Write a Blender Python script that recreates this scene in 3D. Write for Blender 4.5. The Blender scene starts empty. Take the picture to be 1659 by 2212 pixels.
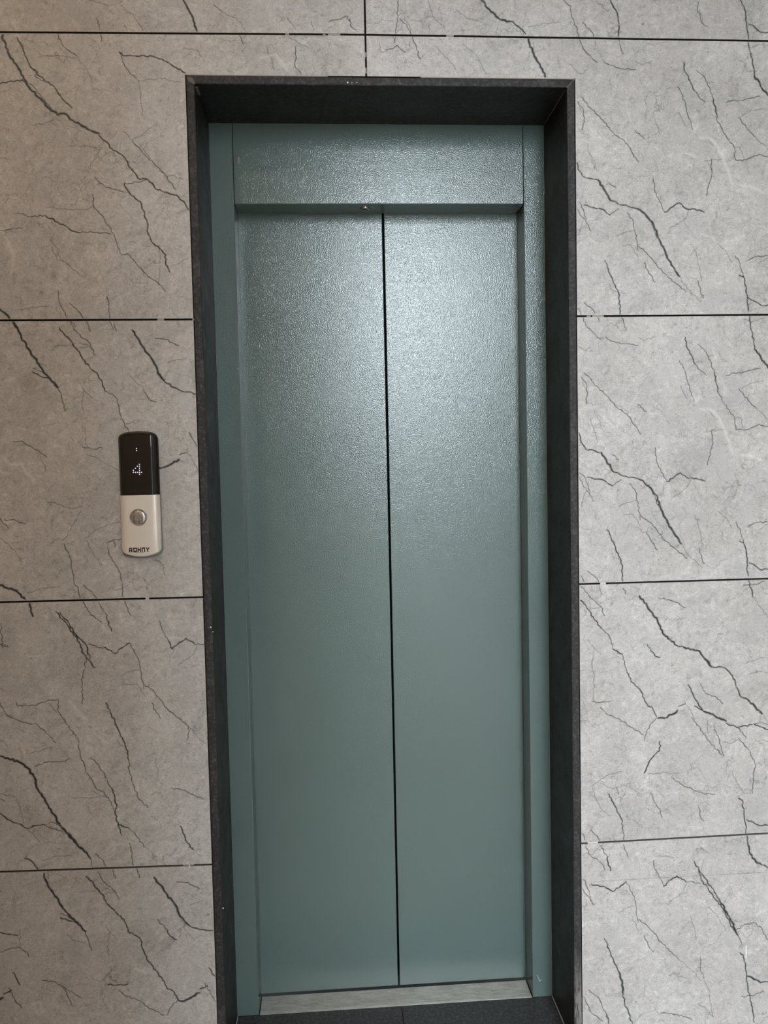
import bpy, bmesh, math, random
import numpy as np
from mathutils import Vector, Matrix
from mathutils.geometry import delaunay_2d_cdt

random.seed(7)
scn = bpy.context.scene
C = scn.collection

# ------------------------------------------------------------------ camera
IMG_W, IMG_H = 1659, 2212
FPX = 1690.198
CAM = Vector((-0.1295, -1.72833, 1.36183))
RM = ((0.9976867570719228, -0.06458558067397793, -0.021209373689840546),
      (-0.024608898754860022, -0.05230364785247393, -0.9983279674152163),
      (0.06336826386593894, 0.9965405316344786, -0.053772036824796324))   # world -> camera (x right, y down, z forward)
cam_d = bpy.data.cameras.new('camera')
cam_d.sensor_fit = 'VERTICAL'
cam_d.sensor_height = 36.0
cam_d.lens = FPX / IMG_H * 36.0
cam_d.clip_start = 0.02
cam = bpy.data.objects.new('camera', cam_d)
C.objects.link(cam)
r0, r1, r2 = Vector(RM[0]), Vector(RM[1]), Vector(RM[2])
m3 = Matrix((r0, -r1, -r2)).transposed()
cam.matrix_world = Matrix.Translation(CAM) @ m3.to_4x4()
scn.camera = cam

# ------------------------------------------------------------------ sky, light, exposure
world = bpy.data.worlds.new('overcast_sky')
world.use_nodes = True
bg = world.node_tree.nodes['Background']
bg.inputs[0].default_value = (0.85, 0.95, 1.03, 1)
bg.inputs[1].default_value = 24.0
scn.world = world
scn.view_settings.view_transform = 'Standard'
scn.view_settings.look = 'None'
scn.view_settings.exposure = 0.07
scn.view_settings.gamma = 1.0
scn.view_settings.use_curve_mapping = False
CEIL_Z = 3.20
LAMP_POS = (-1.05, -1.55)   # added warm lamp on the unseen ceiling
LAMP_WATTS = 13.0
LAMP_COLOR = (1.0, 0.80, 0.60)
CEIL_Y = -2.60          # outer edge of the landing ceiling
REAR_Y = -2.45          # rear wall of the lobby, behind the photographer
RIGHT_X = 1.38          # side wall to the right
REAR_X = 0.05          # where the rear wall ends and the open landing begins

# ------------------------------------------------------------------ measured sizes (metres)
T = 2.2931              # top tile joint
ROW = 0.6
JX = -0.0379            # vertical joint over the door
XL, XR, ZT = -0.4207, 0.4181, 2.2055     # outer edges of the granite surround
GT = 0.0178
D1, D2 = 0.1871, 0.2602  # lift frame plane, door plane
FL, FR, FZ = XL + GT, XR - GT, ZT - GT
JL, JR, HZ = -0.3493, 0.3493, 2.0008
CX = 0.0099


def pix(u, v, axis, val):
    """the point seen at pixel (u, v) on the plane axis = val"""
    d = Vector(((u - IMG_W / 2) / FPX, (v - IMG_H / 2) / FPX, 1.0))
    w = r0 * d.x + r1 * d.y + r2 * d.z
    t = (val - CAM[axis]) / w[axis]
    return CAM + w * t


# ------------------------------------------------------------------ helpers
def link(name, me, mats, parent=None):
    o = bpy.data.objects.new(name, me)
    C.objects.link(o)
    for m in (mats if isinstance(mats, (list, tuple)) else [mats]):
        me.materials.append(m)
    if parent:
        o.parent = parent
    return o


def obj(name, bm, mats, parent=None, smooth=False):
    me = bpy.data.meshes.new(name)
    bmesh.ops.recalc_face_normals(bm, faces=bm.faces)
    if smooth:
        for f in bm.faces:
            f.smooth = True
    bm.to_mesh(me)
    bm.free()
    return link(name, me, mats, parent)


def tag(o, label=None, cat=None, group=None, kind=None):
    if label: o['label'] = label
    if cat: o['category'] = cat
    if group: o['group'] = group
    if kind: o['kind'] = kind
    return o


def empty(name, loc=(0, 0, 0)):
    o = bpy.data.objects.new(name, None)
    o.empty_display_size = 0.1
    C.objects.link(o)
    o.location = loc
    return o


def box(bm, x0, x1, y0, y1, z0, z1, mat=0, bevel=0.0):
    vs = [bm.verts.new(p) for p in ((x0, y0, z0), (x1, y0, z0), (x1, y1, z0), (x0, y1, z0),
                                    (x0, y0, z1), (x1, y0, z1), (x1, y1, z1), (x0, y1, z1))]
    fs = [bm.faces.new([vs[i] for i in q]) for q in ((0, 3, 2, 1), (4, 5, 6, 7), (0, 1, 5, 4), (1, 2, 6, 5), (2, 3, 7, 6), (3, 0, 4, 7))]
    for f in fs:
        f.material_index = mat
    if bevel:
        es = list({e for f in fs for e in f.edges})
        bmesh.ops.bevel(bm, geom=es, offset=bevel, segments=2, affect='EDGES', profile=0.6)
    return fs


def prism_y(bm, pts, y0, y1, mat=0):
    """polygon of (x, z) points pushed from y0 (front) to y1"""
    a = [bm.verts.new((x, y0, z)) for x, z in pts]
    b = [bm.verts.new((x, y1, z)) for x, z in pts]
    n = len(pts)
    fs = [bm.faces.new(a), bm.faces.new(b[::-1])]
    for i in range(n):
        j = (i + 1) % n
        fs.append(bm.faces.new((a[j], a[i], b[i], b[j])))
    for f in fs:
        f.material_index = mat
    return fs


def disc_lathe(bm, cx, y0, cz, prof, n=32, mats=None):
    """rings of (radius, y) turned about the y axis at (cx, cz)"""
    rings = []
    for r, y in prof:
        if r < 1e-7:
            rings.append([bm.verts.new((cx, y0 + y, cz))])
        else:
            rings.append([bm.verts.new((cx + r * math.cos(2 * math.pi * k / n), y0 + y, cz + r * math.sin(2 * math.pi * k / n))) for k in range(n)])
    for i in range(len(rings) - 1):
        A, B = rings[i], rings[i + 1]
        for k in range(n):
            k2 = (k + 1) % n
            if len(A) == 1 and len(B) == 1:
                continue
            if len(A) == 1:
                f = bm.faces.new((A[0], B[k], B[k2]))
            elif len(B) == 1:
                f = bm.faces.new((A[k], A[k2], B[0]))
            else:
                f = bm.faces.new((A[k], A[k2], B[k2], B[k]))
            if mats:
                f.material_index = mats[i]


# ------------------------------------------------------------------ materials
class NT:
    def __init__(self, name):
        self.m = bpy.data.materials.new(name)
        self.m.use_nodes = True
        self.t = self.m.node_tree
        self.b = self.t.nodes['Principled BSDF']

    def n(self, kind, **kw):
        nd = self.t.nodes.new(kind)
        for k, v in kw.items():
            if k in nd.inputs:
                nd.inputs[k].default_value = v
            else:
                setattr(nd, k, v)
        return nd

    def l(self, a, b):
        self.t.links.new(a, b)

    def noise(self, vec, scale, detail=4, rough=0.55, dist=0.0):
        nd = self.n('ShaderNodeTexNoise')
        nd.inputs['Scale'].default_value = scale
        nd.inputs['Detail'].default_value = detail
        nd.inputs['Roughness'].default_value = rough
        nd.inputs['Distortion'].default_value = dist
        if vec is not None:
            self.l(vec, nd.inputs['Vector'])
        return nd.outputs['Fac']

    def ramp(self, fac, stops):
        nd = self.n('ShaderNodeValToRGB')
        el = nd.color_ramp.elements
        while len(el) < len(stops):
            el.new(0.5)
        for e, (p, c) in zip(el, stops):
            e.position = p
            e.color = (c, c, c, 1) if isinstance(c, (int, float)) else (*c, 1)
        self.l(fac, nd.inputs[0])
        return nd.outputs[0]

    def math(self, op, a, b=None, clamp=False):
        nd = self.n('ShaderNodeMath', operation=op, use_clamp=clamp)
        for i, v in enumerate((a, b)):
            if v is None: continue
            if isinstance(v, (int, float)): nd.inputs[i].default_value = v
            else: self.l(v, nd.inputs[i])
        return nd.outputs[0]

    def mix(self, fac, a, b, mode='MIX'):
        nd = self.n('ShaderNodeMix', data_type='RGBA', blend_type=mode)
        for i, v in ((0, fac), (6, a), (7, b)):
            if isinstance(v, (int, float)): nd.inputs[i].default_value = v
            elif isinstance(v, tuple): nd.inputs[i].default_value = (*v, 1)
            else: self.l(v, nd.inputs[i])
        return nd.outputs[2]

    def bump(self, h, strength, dist, normal=None):
        nd = self.n('ShaderNodeBump')
        nd.inputs['Strength'].default_value = strength
        nd.inputs['Distance'].default_value = dist
        self.l(h, nd.inputs['Height'])
        if normal is not None: self.l(normal, nd.inputs['Normal'])
        return nd.outputs[0]

    def set(self, **kw):
        for k, v in kw.items():
            i = self.b.inputs[k.replace('_', ' ')]
            if isinstance(v, (int, float)): i.default_value = v
            elif isinstance(v, tuple): i.default_value = (*v, 1)
            else: self.l(v, i)
        return self.m


def coords(n, scale=None, kind='Object'):
    tc = n.n('ShaderNodeTexCoord').outputs[kind]
    if scale:
        mp = n.n('ShaderNodeMapping')
        mp.inputs['Scale'].default_value = scale
        n.l(tc, mp.inputs['Vector'])
        return mp.outputs[0]
    return tc


def plain(name, col, rough=0.6, metal=0.0):
    n = NT(name)
    return n.set(Base_Color=col, Roughness=rough, Metallic=metal)


def make_stone_tile():
    n = NT('grey_veined_tile')
    tc = coords(n)
    info = n.n('ShaderNodeObjectInfo')
    off = n.n('ShaderNodeVectorMath', operation='ADD')
    sc = n.n('ShaderNodeVectorMath', operation='SCALE')
    sc.inputs[0].default_value = (3.1, 1.7, 5.3)
    n.l(info.outputs['Random'], sc.inputs['Scale'])
    n.l(tc, off.inputs[0]); n.l(sc.outputs[0], off.inputs[1])
    v = off.outputs[0]
    big = n.noise(v, 5, 5, 0.6, 0.6)
    mid = n.noise(v, 38, 6, 0.74, 1.4)
    fine = n.noise(v, 150, 5, 0.75, 1.5)
    col = n.ramp(big, [(0.30, (0.420, 0.398, 0.376)), (0.5, (0.485, 0.465, 0.445)), (0.72, (0.545, 0.525, 0.505))])
    col = n.mix(1.0, col, n.ramp(mid, [(0.28, 0.58), (0.42, 0.90), (0.58, 1.04), (0.72, 1.32)]), 'MULTIPLY')
    col = n.mix(1.0, col, n.ramp(fine, [(0.28, 0.42), (0.42, 0.92), (0.58, 1.04), (0.72, 1.38)]), 'MULTIPLY')
    # flat greyer patches
    pt = n.noise(v, 11, 2, 0.4, 0.9)
    col = n.mix(n.ramp(pt, [(0.60, 0.0), (0.64, 0.45)]), col, (0.415, 0.405, 0.395))
    # short dark flakes running down to the right
    mp = n.n('ShaderNodeMapping'); mp.inputs['Rotation'].default_value = (0, 0.9, 0); mp.inputs['Scale'].default_value = (1, 1, 2.6)
    n.l(v, mp.inputs['Vector'])
    fl = n.noise(mp.outputs[0], 66, 5, 0.72, 2.8)
    flm = n.math('MULTIPLY', n.ramp(fl, [(0.575, 0.0), (0.63, 1.0)]), n.ramp(n.noise(v, 9, 3), [(0.38, 0.1), (0.58, 0.85)]))
    col = n.mix(flm, col, (0.19, 0.18, 0.17))
    # pale flakes
    wf = n.noise(mp.outputs[0], 46, 5, 0.72, 4.2)
    wm = n.math('MULTIPLY', n.ramp(wf, [(0.58, 0.0), (0.65, 1.0)]), n.ramp(n.noise(v, 6, 3), [(0.40, 0.15), (0.60, 0.65)]))
    col = n.mix(wm, col, (0.74, 0.725, 0.70))
    # hairline cracks
    dn = n.n('ShaderNodeTexNoise'); dn.inputs['Scale'].default_value = 14; dn.inputs['Detail'].default_value = 5
    n.l(v, dn.inputs['Vector'])
    dm = n.n('ShaderNodeVectorMath', operation='SCALE'); dm.inputs['Scale'].default_value = 0.10
    n.l(dn.outputs['Color'], dm.inputs[0])
    da = n.n('ShaderNodeVectorMath', operation='ADD')
    n.l(v, da.inputs[0]); n.l(dm.outputs[0], da.inputs[1])
    vo = n.n('ShaderNodeTexVoronoi', feature='DISTANCE_TO_EDGE'); vo.inputs['Scale'].default_value = 11
    n.l(da.outputs[0], vo.inputs['Vector'])
    ck = n.math('MULTIPLY', n.ramp(vo.outputs['Distance'], [(0.0, 1.0), (0.012, 0.0)]), n.ramp(n.noise(v, 7, 4, 0.6), [(0.46, 0.0), (0.60, 0.7)]))
    col = n.mix(ck, col, (0.15, 0.145, 0.14))
    vo2 = n.n('ShaderNodeTexVoronoi', feature='DISTANCE_TO_EDGE'); vo2.inputs['Scale'].default_value = 27
    n.l(da.outputs[0], vo2.inputs['Vector'])
    ck2 = n.math('MULTIPLY', n.ramp(vo2.outputs['Distance'], [(0.0, 1.0), (0.018, 0.0)]), n.ramp(n.noise(v, 13, 3, 0.6), [(0.50, 0.0), (0.62, 0.55)]))
    col = n.mix(ck2, col, (0.17, 0.165, 0.16))
    # the printed veins
    at = n.n('ShaderNodeAttribute', attribute_name='vein')
    br = n.ramp(n.noise(v, 90, 4, 0.7), [(0.30, 0.55), (0.55, 1.05)])
    vm = n.math('MULTIPLY', at.outputs['Fac'], br, True)
    col = n.mix(vm, col, (0.012, 0.017, 0.020))
    al = n.n('ShaderNodeAttribute', attribute_name='pale')
    col = n.mix(al.outputs['Fac'], col, (0.78, 0.76, 0.74))
    bmp = n.bump(fine, 0.08, 0.002)
    rg = n.ramp(mid, [(0.3, 0.42), (0.7, 0.55)])
    return n.set(Base_Color=col, Roughness=rg, Normal=bmp)


def make_granite(name, polished):
    n = NT(name)
    v = coords(n)
    g = n.noise(v, 130, 6, 0.78, 0.4)
    b = n.noise(v, 12, 5, 0.65, 0.8)
    if polished is None:
        col = n.ramp(g, [(0.30, (0.008, 0.0082, 0.009)), (0.50, (0.030, 0.030, 0.032)), (0.72, (0.12, 0.12, 0.12))])
        col = n.mix(n.ramp(b, [(0.55, 0.0), (0.75, 0.35)]), col, (0.09, 0.078, 0.06))
        return n.set(Base_Color=col, Roughness=0.5, Normal=n.bump(g, 0.15, 0.001))
    if polished:
        col = n.ramp(g, [(0.32, (0.005, 0.005, 0.0055)), (0.52, (0.014, 0.0142, 0.0148)), (0.72, (0.065, 0.065, 0.066))])
        col = n.mix(0.6, col, n.ramp(b, [(0.35, 0.35), (0.7, 0.62)]), 'OVERLAY')
        bm_ = n.bump(g, 0.12, 0.001)
        return n.set(Base_Color=col, Roughness=n.ramp(b, [(0.3, 0.38), (0.7, 0.55)]), Specular_IOR_Level=0.3, Normal=bm_)
    col = n.ramp(g, [(0.30, (0.006, 0.0055, 0.006)), (0.50, (0.0165, 0.0155, 0.017)), (0.70, (0.082, 0.080, 0.084))])
    col = n.mix(n.ramp(b, [(0.56, 0.0), (0.70, 0.4)]), col, (0.13, 0.125, 0.12))
    # the foot of one slab is rubbed pale
    sx = n.n('ShaderNodeSeparateXYZ'); n.l(v, sx.inputs[0])
    low = n.ramp(sx.outputs['Z'], [(0.10, 1.0), (0.24, 0.0)])
    side = n.math('GREATER_THAN', sx.outputs['X'], 0.0)
    rub = n.math('MULTIPLY', n.math('MULTIPLY', low, side), n.ramp(n.noise(coords(n, (3, 1, 0.5)), 60, 5, 0.7), [(0.40, 0.0), (0.55, 0.8)]))
    col = n.mix(rub, col, (0.26, 0.25, 0.24))
    return n.set(Base_Color=col, Roughness=0.62, Normal=n.bump(g, 0.5, 0.002))


def make_paint():
    n = NT('green_grey_textured_paint')
    v = coords(n)
    peel = n.noise(v, 400, 1, 0.5, 0.2)
    soft = n.noise(v, 2.2, 3, 0.5)
    col = n.ramp(soft, [(0.3, (0.100, 0.142, 0.133)), (0.7, (0.110, 0.155, 0.146))])
    return n.set(Base_Color=col, Roughness=0.09, Specular_IOR_Level=0.56, Normal=n.bump(peel, 0.42, 0.00112))


def make_brushed(name, col, rough, metal=1.0):
    n = NT(name)
    v = coords(n, (1, 1, 0.02))
    s = n.noise(v, 900, 4, 0.7)
    c = n.mix(0.35, col, n.ramp(s, [(0.3, 0.35), (0.7, 0.65)]), 'OVERLAY')
    return n.set(Base_Color=c, Roughness=n.ramp(s, [(0.3, rough - 0.06), (0.7, rough + 0.08)]), Metallic=metal, Normal=n.bump(s, 0.05, 0.0004))


def make_sill_metal():
    n = NT('worn_ribbed_aluminium')
    v = coords(n, (0.6, 2, 1))
    s = n.noise(v, 30, 6, 0.75)
    c = n.ramp(s, [(0.30, (0.46, 0.43, 0.39)), (0.52, (0.64, 0.61, 0.57)), (0.75, (0.80, 0.78, 0.75))])
    return n.set(Base_Color=c, Roughness=0.36, Metallic=0.6)


def make_wall_paint(name, col):
    n = NT(name)
    v = coords(n)
    s = n.noise(v, 3, 5)
    c = n.mix(0.25, col, n.ramp(s, [(0.3, 0.42), (0.7, 0.58)]), 'OVERLAY')
    return n.set(Base_Color=c, Roughness=0.85)


def make_emit(name, col, power):
    n = NT(name)
    return n.set(Base_Color=(0.02, 0.02, 0.02), Emission_Color=col, Emission_Strength=power)


M_TILE = make_stone_tile()
M_GRAN = make_granite('black_granite_polished', True)
M_EDGE = make_granite('black_granite_sawn_edge', False)
M_GFLOOR = make_granite('dusty_granite_floor', None)
M_PAINT = make_paint()
M_STEEL = make_brushed('brushed_steel', (0.90, 0.86, 0.80), 0.36, 0.5)
M_BUTTON = make_brushed('button_steel', (0.62, 0.59, 0.55), 0.26)
M_SILL = make_sill_metal()
M_RIBGAP = plain('dark_rib_gap', (0.045, 0.04, 0.035), 0.7)  # darker than the ribs so the gaps between them stand out
M_RIM_LIT = plain('lit_tile_edge', (0.20, 0.18, 0.165), 0.8)  # upward tile edges: a lit look put into the colour
M_RIM_DARK = plain('dark_tile_edge', (0.06, 0.055, 0.05), 0.85)  # remaining tile edges, darkened so the joints read dark
M_JOINT = plain('dark_joint_bedding', (0.012, 0.011, 0.010), 0.9)
M_CEMENT = make_wall_paint('cement_smear', (0.34, 0.30, 0.26))
M_SMEAR = make_wall_paint('brown_cement', (0.15, 0.125, 0.10))
M_WHITE = plain('white_spacer', (0.62, 0.60, 0.57), 0.7)
M_GLOSS = plain('glossy_black_acrylic', (0.006, 0.006, 0.0065), 0.08)
M_SCREEN = plain('smoked_display_window', (0.010, 0.009, 0.009), 0.22)
M_GREYPL = plain('grey_moulded_plastic', (0.20, 0.19, 0.175), 0.45)
M_PRINT = plain('black_print', (0.006, 0.006, 0.006), 0.5)
M_ARROW = plain('blue_grey_print', (0.22, 0.25, 0.29), 0.5)
M_LED = make_emit('white_led', (0.92, 0.80, 1.0), 0.72)
M_DARK = plain('dark_recess', (0.004, 0.004, 0.004), 1.0)  # near-black paint in place of shade in gaps, groove and shaft
M_CHROME = plain('lock_chrome', (0.45, 0.45, 0.44), 0.25, 1.0)
M_BEIGE = make_wall_paint('beige_wall_paint', (0.62, 0.51, 0.39))
M_CEIL = make_wall_paint('cream_ceiling_paint', (0.45, 0.37, 0.29))
M_FLOORT = make_wall_paint('grey_floor_tile', (0.55, 0.52, 0.49))
M_RENDER = make_wall_paint('weathered_render', (0.22, 0.21, 0.20))

# ------------------------------------------------------------------ the printed veins, traced on the photograph
# each region: pixel origin and zoom; each vein: weight (S strong, M medium, m thin, w faint, p pale) and its points
REG = {'A': (0, 0, 1.9988), 'B': (0, 640, 3.2525), 'D': (0, 1220, 2.860), 'E': (0, 1780, 2.765),
       'F': (1100, 0, 2.968), 'H': (1100, 1200, 2.968), 'K': (1100, 1760, 2.968), 'I': (0, 0, 1.0)}
VEINS = {
 'A': [
  ('S', (790,0),(810,35),(835,90),(857,140)), ('w', (525,25),(560,55),(580,70),(600,105),(618,135)),
  ('m', (415,80),(430,110),(435,150),(438,178)), ('w', (540,105),(548,132)), ('w', (920,20),(960,55),(1010,75),(1045,105),(1060,135)),
  ('w', (1240,75),(1262,105),(1280,140)), ('m', (1420,95),(1455,85),(1500,70),(1512,95)),
  ('w', (380,0),(430,10),(470,25)), ('w', (1345,90),(1355,135)),
  ('S', (5,140),(25,205),(60,270),(100,330),(130,385),(175,425),(215,470),(250,497),(275,490),(315,520),(370,550),(425,575)),
  ('m', (105,345),(150,380),(185,425),(240,490)),
  ('M', (425,575),(455,610),(490,650),(530,672),(555,715),(595,770),(640,775),(680,820),(720,830),(760,842),(800,880),(818,915)),
  ('M', (75,165),(100,215),(125,275),(150,305),(190,345),(235,375),(262,415),(310,465)), ('M', (0,362),(50,350),(95,345),(120,370),(135,390)),
  ('m', (130,290),(165,310),(150,330),(190,350)), ('m', (245,145),(265,185),(290,215),(330,240)), ('w', (330,240),(375,300),(405,360)),
  ('w', (170,245),(250,240),(330,250)),
  ('M', (515,225),(530,240),(600,243),(660,243),(700,255),(740,280),(800,315)), ('m', (515,225),(535,275),(560,315),(600,352)),
  ('w', (600,352),(630,345),(700,340),(780,355)), ('w', (600,352),(605,400),(615,500)), ('w', (530,565),(570,605),(600,590),(680,530)),
  ('m', (570,605),(620,665),(700,740),(760,820)), ('w', (600,620),(700,745),(790,775)), ('m', (410,765),(430,790),(470,810),(540,830)),
  ('M', (540,790),(535,800),(560,835),(605,870),(620,910),(635,960),(640,1010),(655,1045),(690,1075),(715,1100),(715,1140),(732,1175)),
  ('w', (690,1075),(690,1180),(685,1230)), ('m', (540,795),(590,785),(640,778)),
  ('m', (400,840),(405,895),(440,930),(470,975),(490,1010),(510,1070),(525,1100),(550,1095),(590,1140),(640,1195),(690,1230),(715,1260)),
  ('m', (75,920),(140,935),(195,930)), ('M', (195,930),(250,960),(300,990),(345,1005)), ('m', (345,1005),(420,1003),(480,1010)),
  ('m', (0,995),(45,990),(95,985)), ('w', (215,1035),(250,1080),(260,1120),(290,1140),(330,1170),(365,1205)),
  ('w', (225,1065),(245,1120),(275,1125)), ('m', (250,1255),(262,1320),(290,1370),(325,1410)), ('m', (300,1310),(345,1350),(380,1400),(390,1430)),
  ('m', (460,1280),(470,1320),(473,1375),(490,1420)), ('S', (0,1335),(25,1355),(55,1390),(85,1439)), ('w', (65,1340),(130,1330),(210,1320)),
  ('w', (740,1150),(790,1125),(825,1110)), ('w', (200,895),(300,905),(370,905),(400,890)), ('w', (440,640),(400,700),(390,730)),
  ('w', (300,630),(380,630),(440,640)), ('m', (1030,145),(1050,190)), ('w', (1240,155),(1290,185),(1330,205)),
  ('m', (1275,200),(1275,290),(1300,320)), ('w', (1150,200),(1165,240),(1185,300)), ('w', (980,300),(1010,315)), ('w', (790,210),(850,215),(870,245)),
  ('w', (140,540),(200,530),(230,515)), ('w', (0,680),(40,690)), ('p', (1130,250),(1190,235),(1240,300)), ('p', (30,1030),(60,1100),(50,1180)),
 ],
 'I': [
  ('S', (1040,0),(1060,25),(1080,42),(1100,46),(1108,47)), ('m', (852,92),(856,75),(858,40),(860,0)), ('m', (864,40),(880,58),(890,78),(897,95),(908,128)),
  ('w', (872,40),(886,60),(893,86)), ('w', (820,92),(822,112),(836,112),(838,100)), ('m', (833,108),(848,106),(858,98),(866,106),(876,113)), ('w', (985,20),(1010,40),(1040,48)),
  ('w', (940,100),(965,125),(985,150)), ('w', (1000,95),(1030,120),(1050,160)), ('w', (925,0),(935,35),(960,60)), ('m', (756,40),(757,55),(770,64)),
 ],
 'B': [
  ('S', (85,172),(120,215),(150,290),(200,370),(240,430),(275,480),(310,540)), ('S', (310,540),(345,570),(380,605),(405,640)), ('m', (405,640),(435,710),(460,805)),
  ('m', (235,508),(280,525),(310,545)), ('M', (225,530),(290,565),(340,575)), ('m', (320,545),(360,600),(400,640)),
  ('m', (495,180),(505,200),(535,245),(570,290),(605,305),(640,350),(668,415)), ('w', (600,180),(620,205),(640,245)), ('m', (795,175),(818,245)),
  ('M', (415,220),(450,265),(510,330),(545,380),(580,440),(630,500),(690,555),(720,610),(735,665)), ('m', (735,665),(815,712),(830,760),(850,840),(875,900),(905,945)),
  ('S', (930,240),(960,285),(1000,350),(1050,415),(1085,475),(1110,540),(1150,590)), ('M', (1150,590),(1220,640),(1260,660),(1320,672),(1380,692)),
  ('m', (1090,295),(1150,300),(1210,325),(1260,345)), ('w', (1180,470),(1240,445),(1305,440)), ('w', (915,560),(950,600),(1010,655)), ('m', (1010,655),(1030,700),(1065,735),(1100,745)),
  ('w', (375,345),(460,345),(530,330)), ('w', (550,330),(640,350),(560,360)), ('w', (545,580),(585,650),(650,715)), ('w', (590,660),(575,740),(590,830)), ('w', (600,930),(600,1040)),
  ('m', (95,1020),(160,1020),(230,1065),(330,1130)), ('w', (260,1085),(300,1160),(320,1230)), ('m', (580,1060),(660,1075),(720,1065)),
  ('w', (610,1110),(660,1125),(720,1165),(780,1190),(835,1230)), ('S', (1105,1202),(1160,1200),(1210,1175),(1258,1148)), ('M', (1265,1115),(1310,1100)),
  ('m', (1330,955),(1360,1010),(1400,1075)), ('w', (1310,1075),(1350,1150),(1410,1250)), ('m', (0,1560),(30,1600),(60,1630)), ('m', (30,1570),(100,1570),(175,1600)),
  ('w', (325,1440),(400,1460),(500,1490),(580,1475)), ('w', (570,1510),(510,1610),(450,1710),(390,1710),(350,1740)), ('w', (370,1540),(360,1640)),
  ('w', (0,1700),(60,1740),(110,1800),(155,1870)), ('w', (605,1700),(660,1650),(740,1615),(850,1590)), ('m', (750,1735),(800,1710),(850,1705)), ('m', (800,1720),(810,1760)),
  ('w', (605,1710),(660,1820),(720,1890)), ('m', (755,1770),(790,1860),(835,1930),(855,2000),(862,2110)), ('m', (450,1740),(490,1830),(510,1930),(520,2010),(550,2060),(560,2130)),
  ('m', (590,2030),(650,2080),(680,2130)), ('S', (0,2030),(80,2055),(130,2085),(180,2135),(190,2150)), ('w', (190,2085),(280,2055),(420,2040)), ('w', (1100,1850),(1145,1890),(1160,1960)),
  ('p', (150,1180),(180,1230),(240,1290)), ('p', (20,1130),(70,1180),(160,1180)), ('p', (380,1050),(450,1060),(440,1110)),
 ],
 'D': [
  ('M', (345,290),(400,350),(450,420),(490,480),(515,550),(560,600),(585,635)), ('M', (370,295),(430,370),(490,455),(535,500),(555,580)),
  ('m', (545,490),(600,510),(650,510)), ('M', (650,510),(710,548),(760,510),(800,483)), ('m', (800,483),(830,540),(862,600),(875,680),(890,770)),
  ('m', (535,580),(520,650),(503,710),(510,800),(510,860)), ('m', (985,345),(1000,400),(1040,470)), ('M', (1040,470),(1062,520),(1100,490),(1148,455),(1205,492)), ('m', (1205,492),(1275,498)),
  ('w', (1215,500),(1200,550),(1150,585),(1100,625)), ('m', (890,740),(950,780),(1000,840),(1030,885),(1090,940),(1165,1000)), ('w', (1165,1000),(1230,1070),(1285,1120)),
  ('w', (865,645),(800,660),(745,690)), ('w', (760,735),(850,740),(895,810)), ('m', (935,850),(960,900),(990,950)), ('m', (1165,995),(1165,1040),(1155,1080)),
  ('m', (100,850),(110,875),(150,865),(215,870),(260,850),(310,835),(358,832),(362,910),(400,960),(450,1030),(485,1090),(495,1180),(520,1230),(540,1290),(570,1330),(600,1390),(640,1400),(670,1440),(700,1510)),
  ('w', (300,850),(340,900),(370,915)), ('m', (0,850),(30,910),(50,935),(100,955),(160,975),(230,985),(270,1020),(310,1060),(345,1100)),
  ('M', (655,855),(680,910),(710,970),(740,1040),(770,1100),(790,1150),(798,1220)), ('m', (798,1220),(800,1290),(830,1370),(860,1450),(915,1500)), ('w', (725,1080),(740,1115),(780,1125)),
  ('m', (560,1190),(610,1240),(650,1310),(690,1380)), ('M', (690,1380),(710,1440),(720,1500),(712,1540),(730,1610),(750,1670)), ('M', (730,1605),(800,1630)), ('m', (800,1630),(840,1670),(890,1745)),
  ('w', (440,1440),(520,1440),(600,1435),(665,1440)), ('w', (570,1400),(665,1440)),
  ('S', (0,1182),(50,1195),(120,1220),(170,1255),(210,1310),(235,1390),(280,1460),(330,1540),(375,1615)), ('S', (375,1615),(420,1660),(470,1720),(520,1770),(555,1810)), ('S', (385,1630),(440,1690),(500,1755)),
  ('m', (555,1810),(572,1870),(580,1895)), ('M', (0,1535),(50,1575),(110,1600),(165,1628),(220,1612),(280,1605)), ('m', (280,1605),(320,1590),(370,1615)), ('m', (270,1605),(330,1630),(390,1650)),
  ('w', (165,1628),(210,1670),(260,1730)), ('w', (0,1415),(90,1430),(120,1490),(150,1600)), ('m', (215,1245),(290,1220),(400,1215),(430,1195)), ('w', (185,1165),(320,1130)),
  ('m', (1060,1380),(1110,1385),(1180,1415),(1260,1450)), ('M', (1115,1615),(1140,1670),(1160,1720),(1195,1760)), ('m', (800,1720),(818,1780),(822,1870)), ('m', (590,1785),(640,1830),(665,1875)),
  ('M', (155,1815),(200,1835),(240,1890)), ('w', (260,1830),(340,1800),(445,1800)), ('m', (5,360),(15,510),(50,500)), ('S', (170,225),(185,255),(203,315)),
  ('m', (505,215),(540,270),(560,310),(590,330),(635,365)), ('m', (610,215),(620,250),(660,310)), ('M', (660,310),(670,370),(690,410)), ('m', (765,205),(775,240),(808,318)),
  ('w', (0,760),(20,780)), ('p', (430,840),(480,900),(540,960)), ('p', (620,1070),(650,1100)),
 ],
 'E': [
  ('S', (258,285),(275,340),(300,390),(340,440),(370,490),(405,535),(450,580),(490,620),(510,640)), ('m', (510,640),(530,700),(547,755)), ('m', (360,535),(400,545),(440,575)), ('M', (360,560),(420,580),(470,590)), ('m', (430,575),(480,600),(505,640)),
  ('M', (515,312),(560,360),(610,420),(650,485),(700,535),(740,570),(765,640),(835,682)), ('M', (835,682),(855,750),(885,820),(940,885),(970,930),(1000,985),(1030,995),(1065,1050)),
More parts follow.
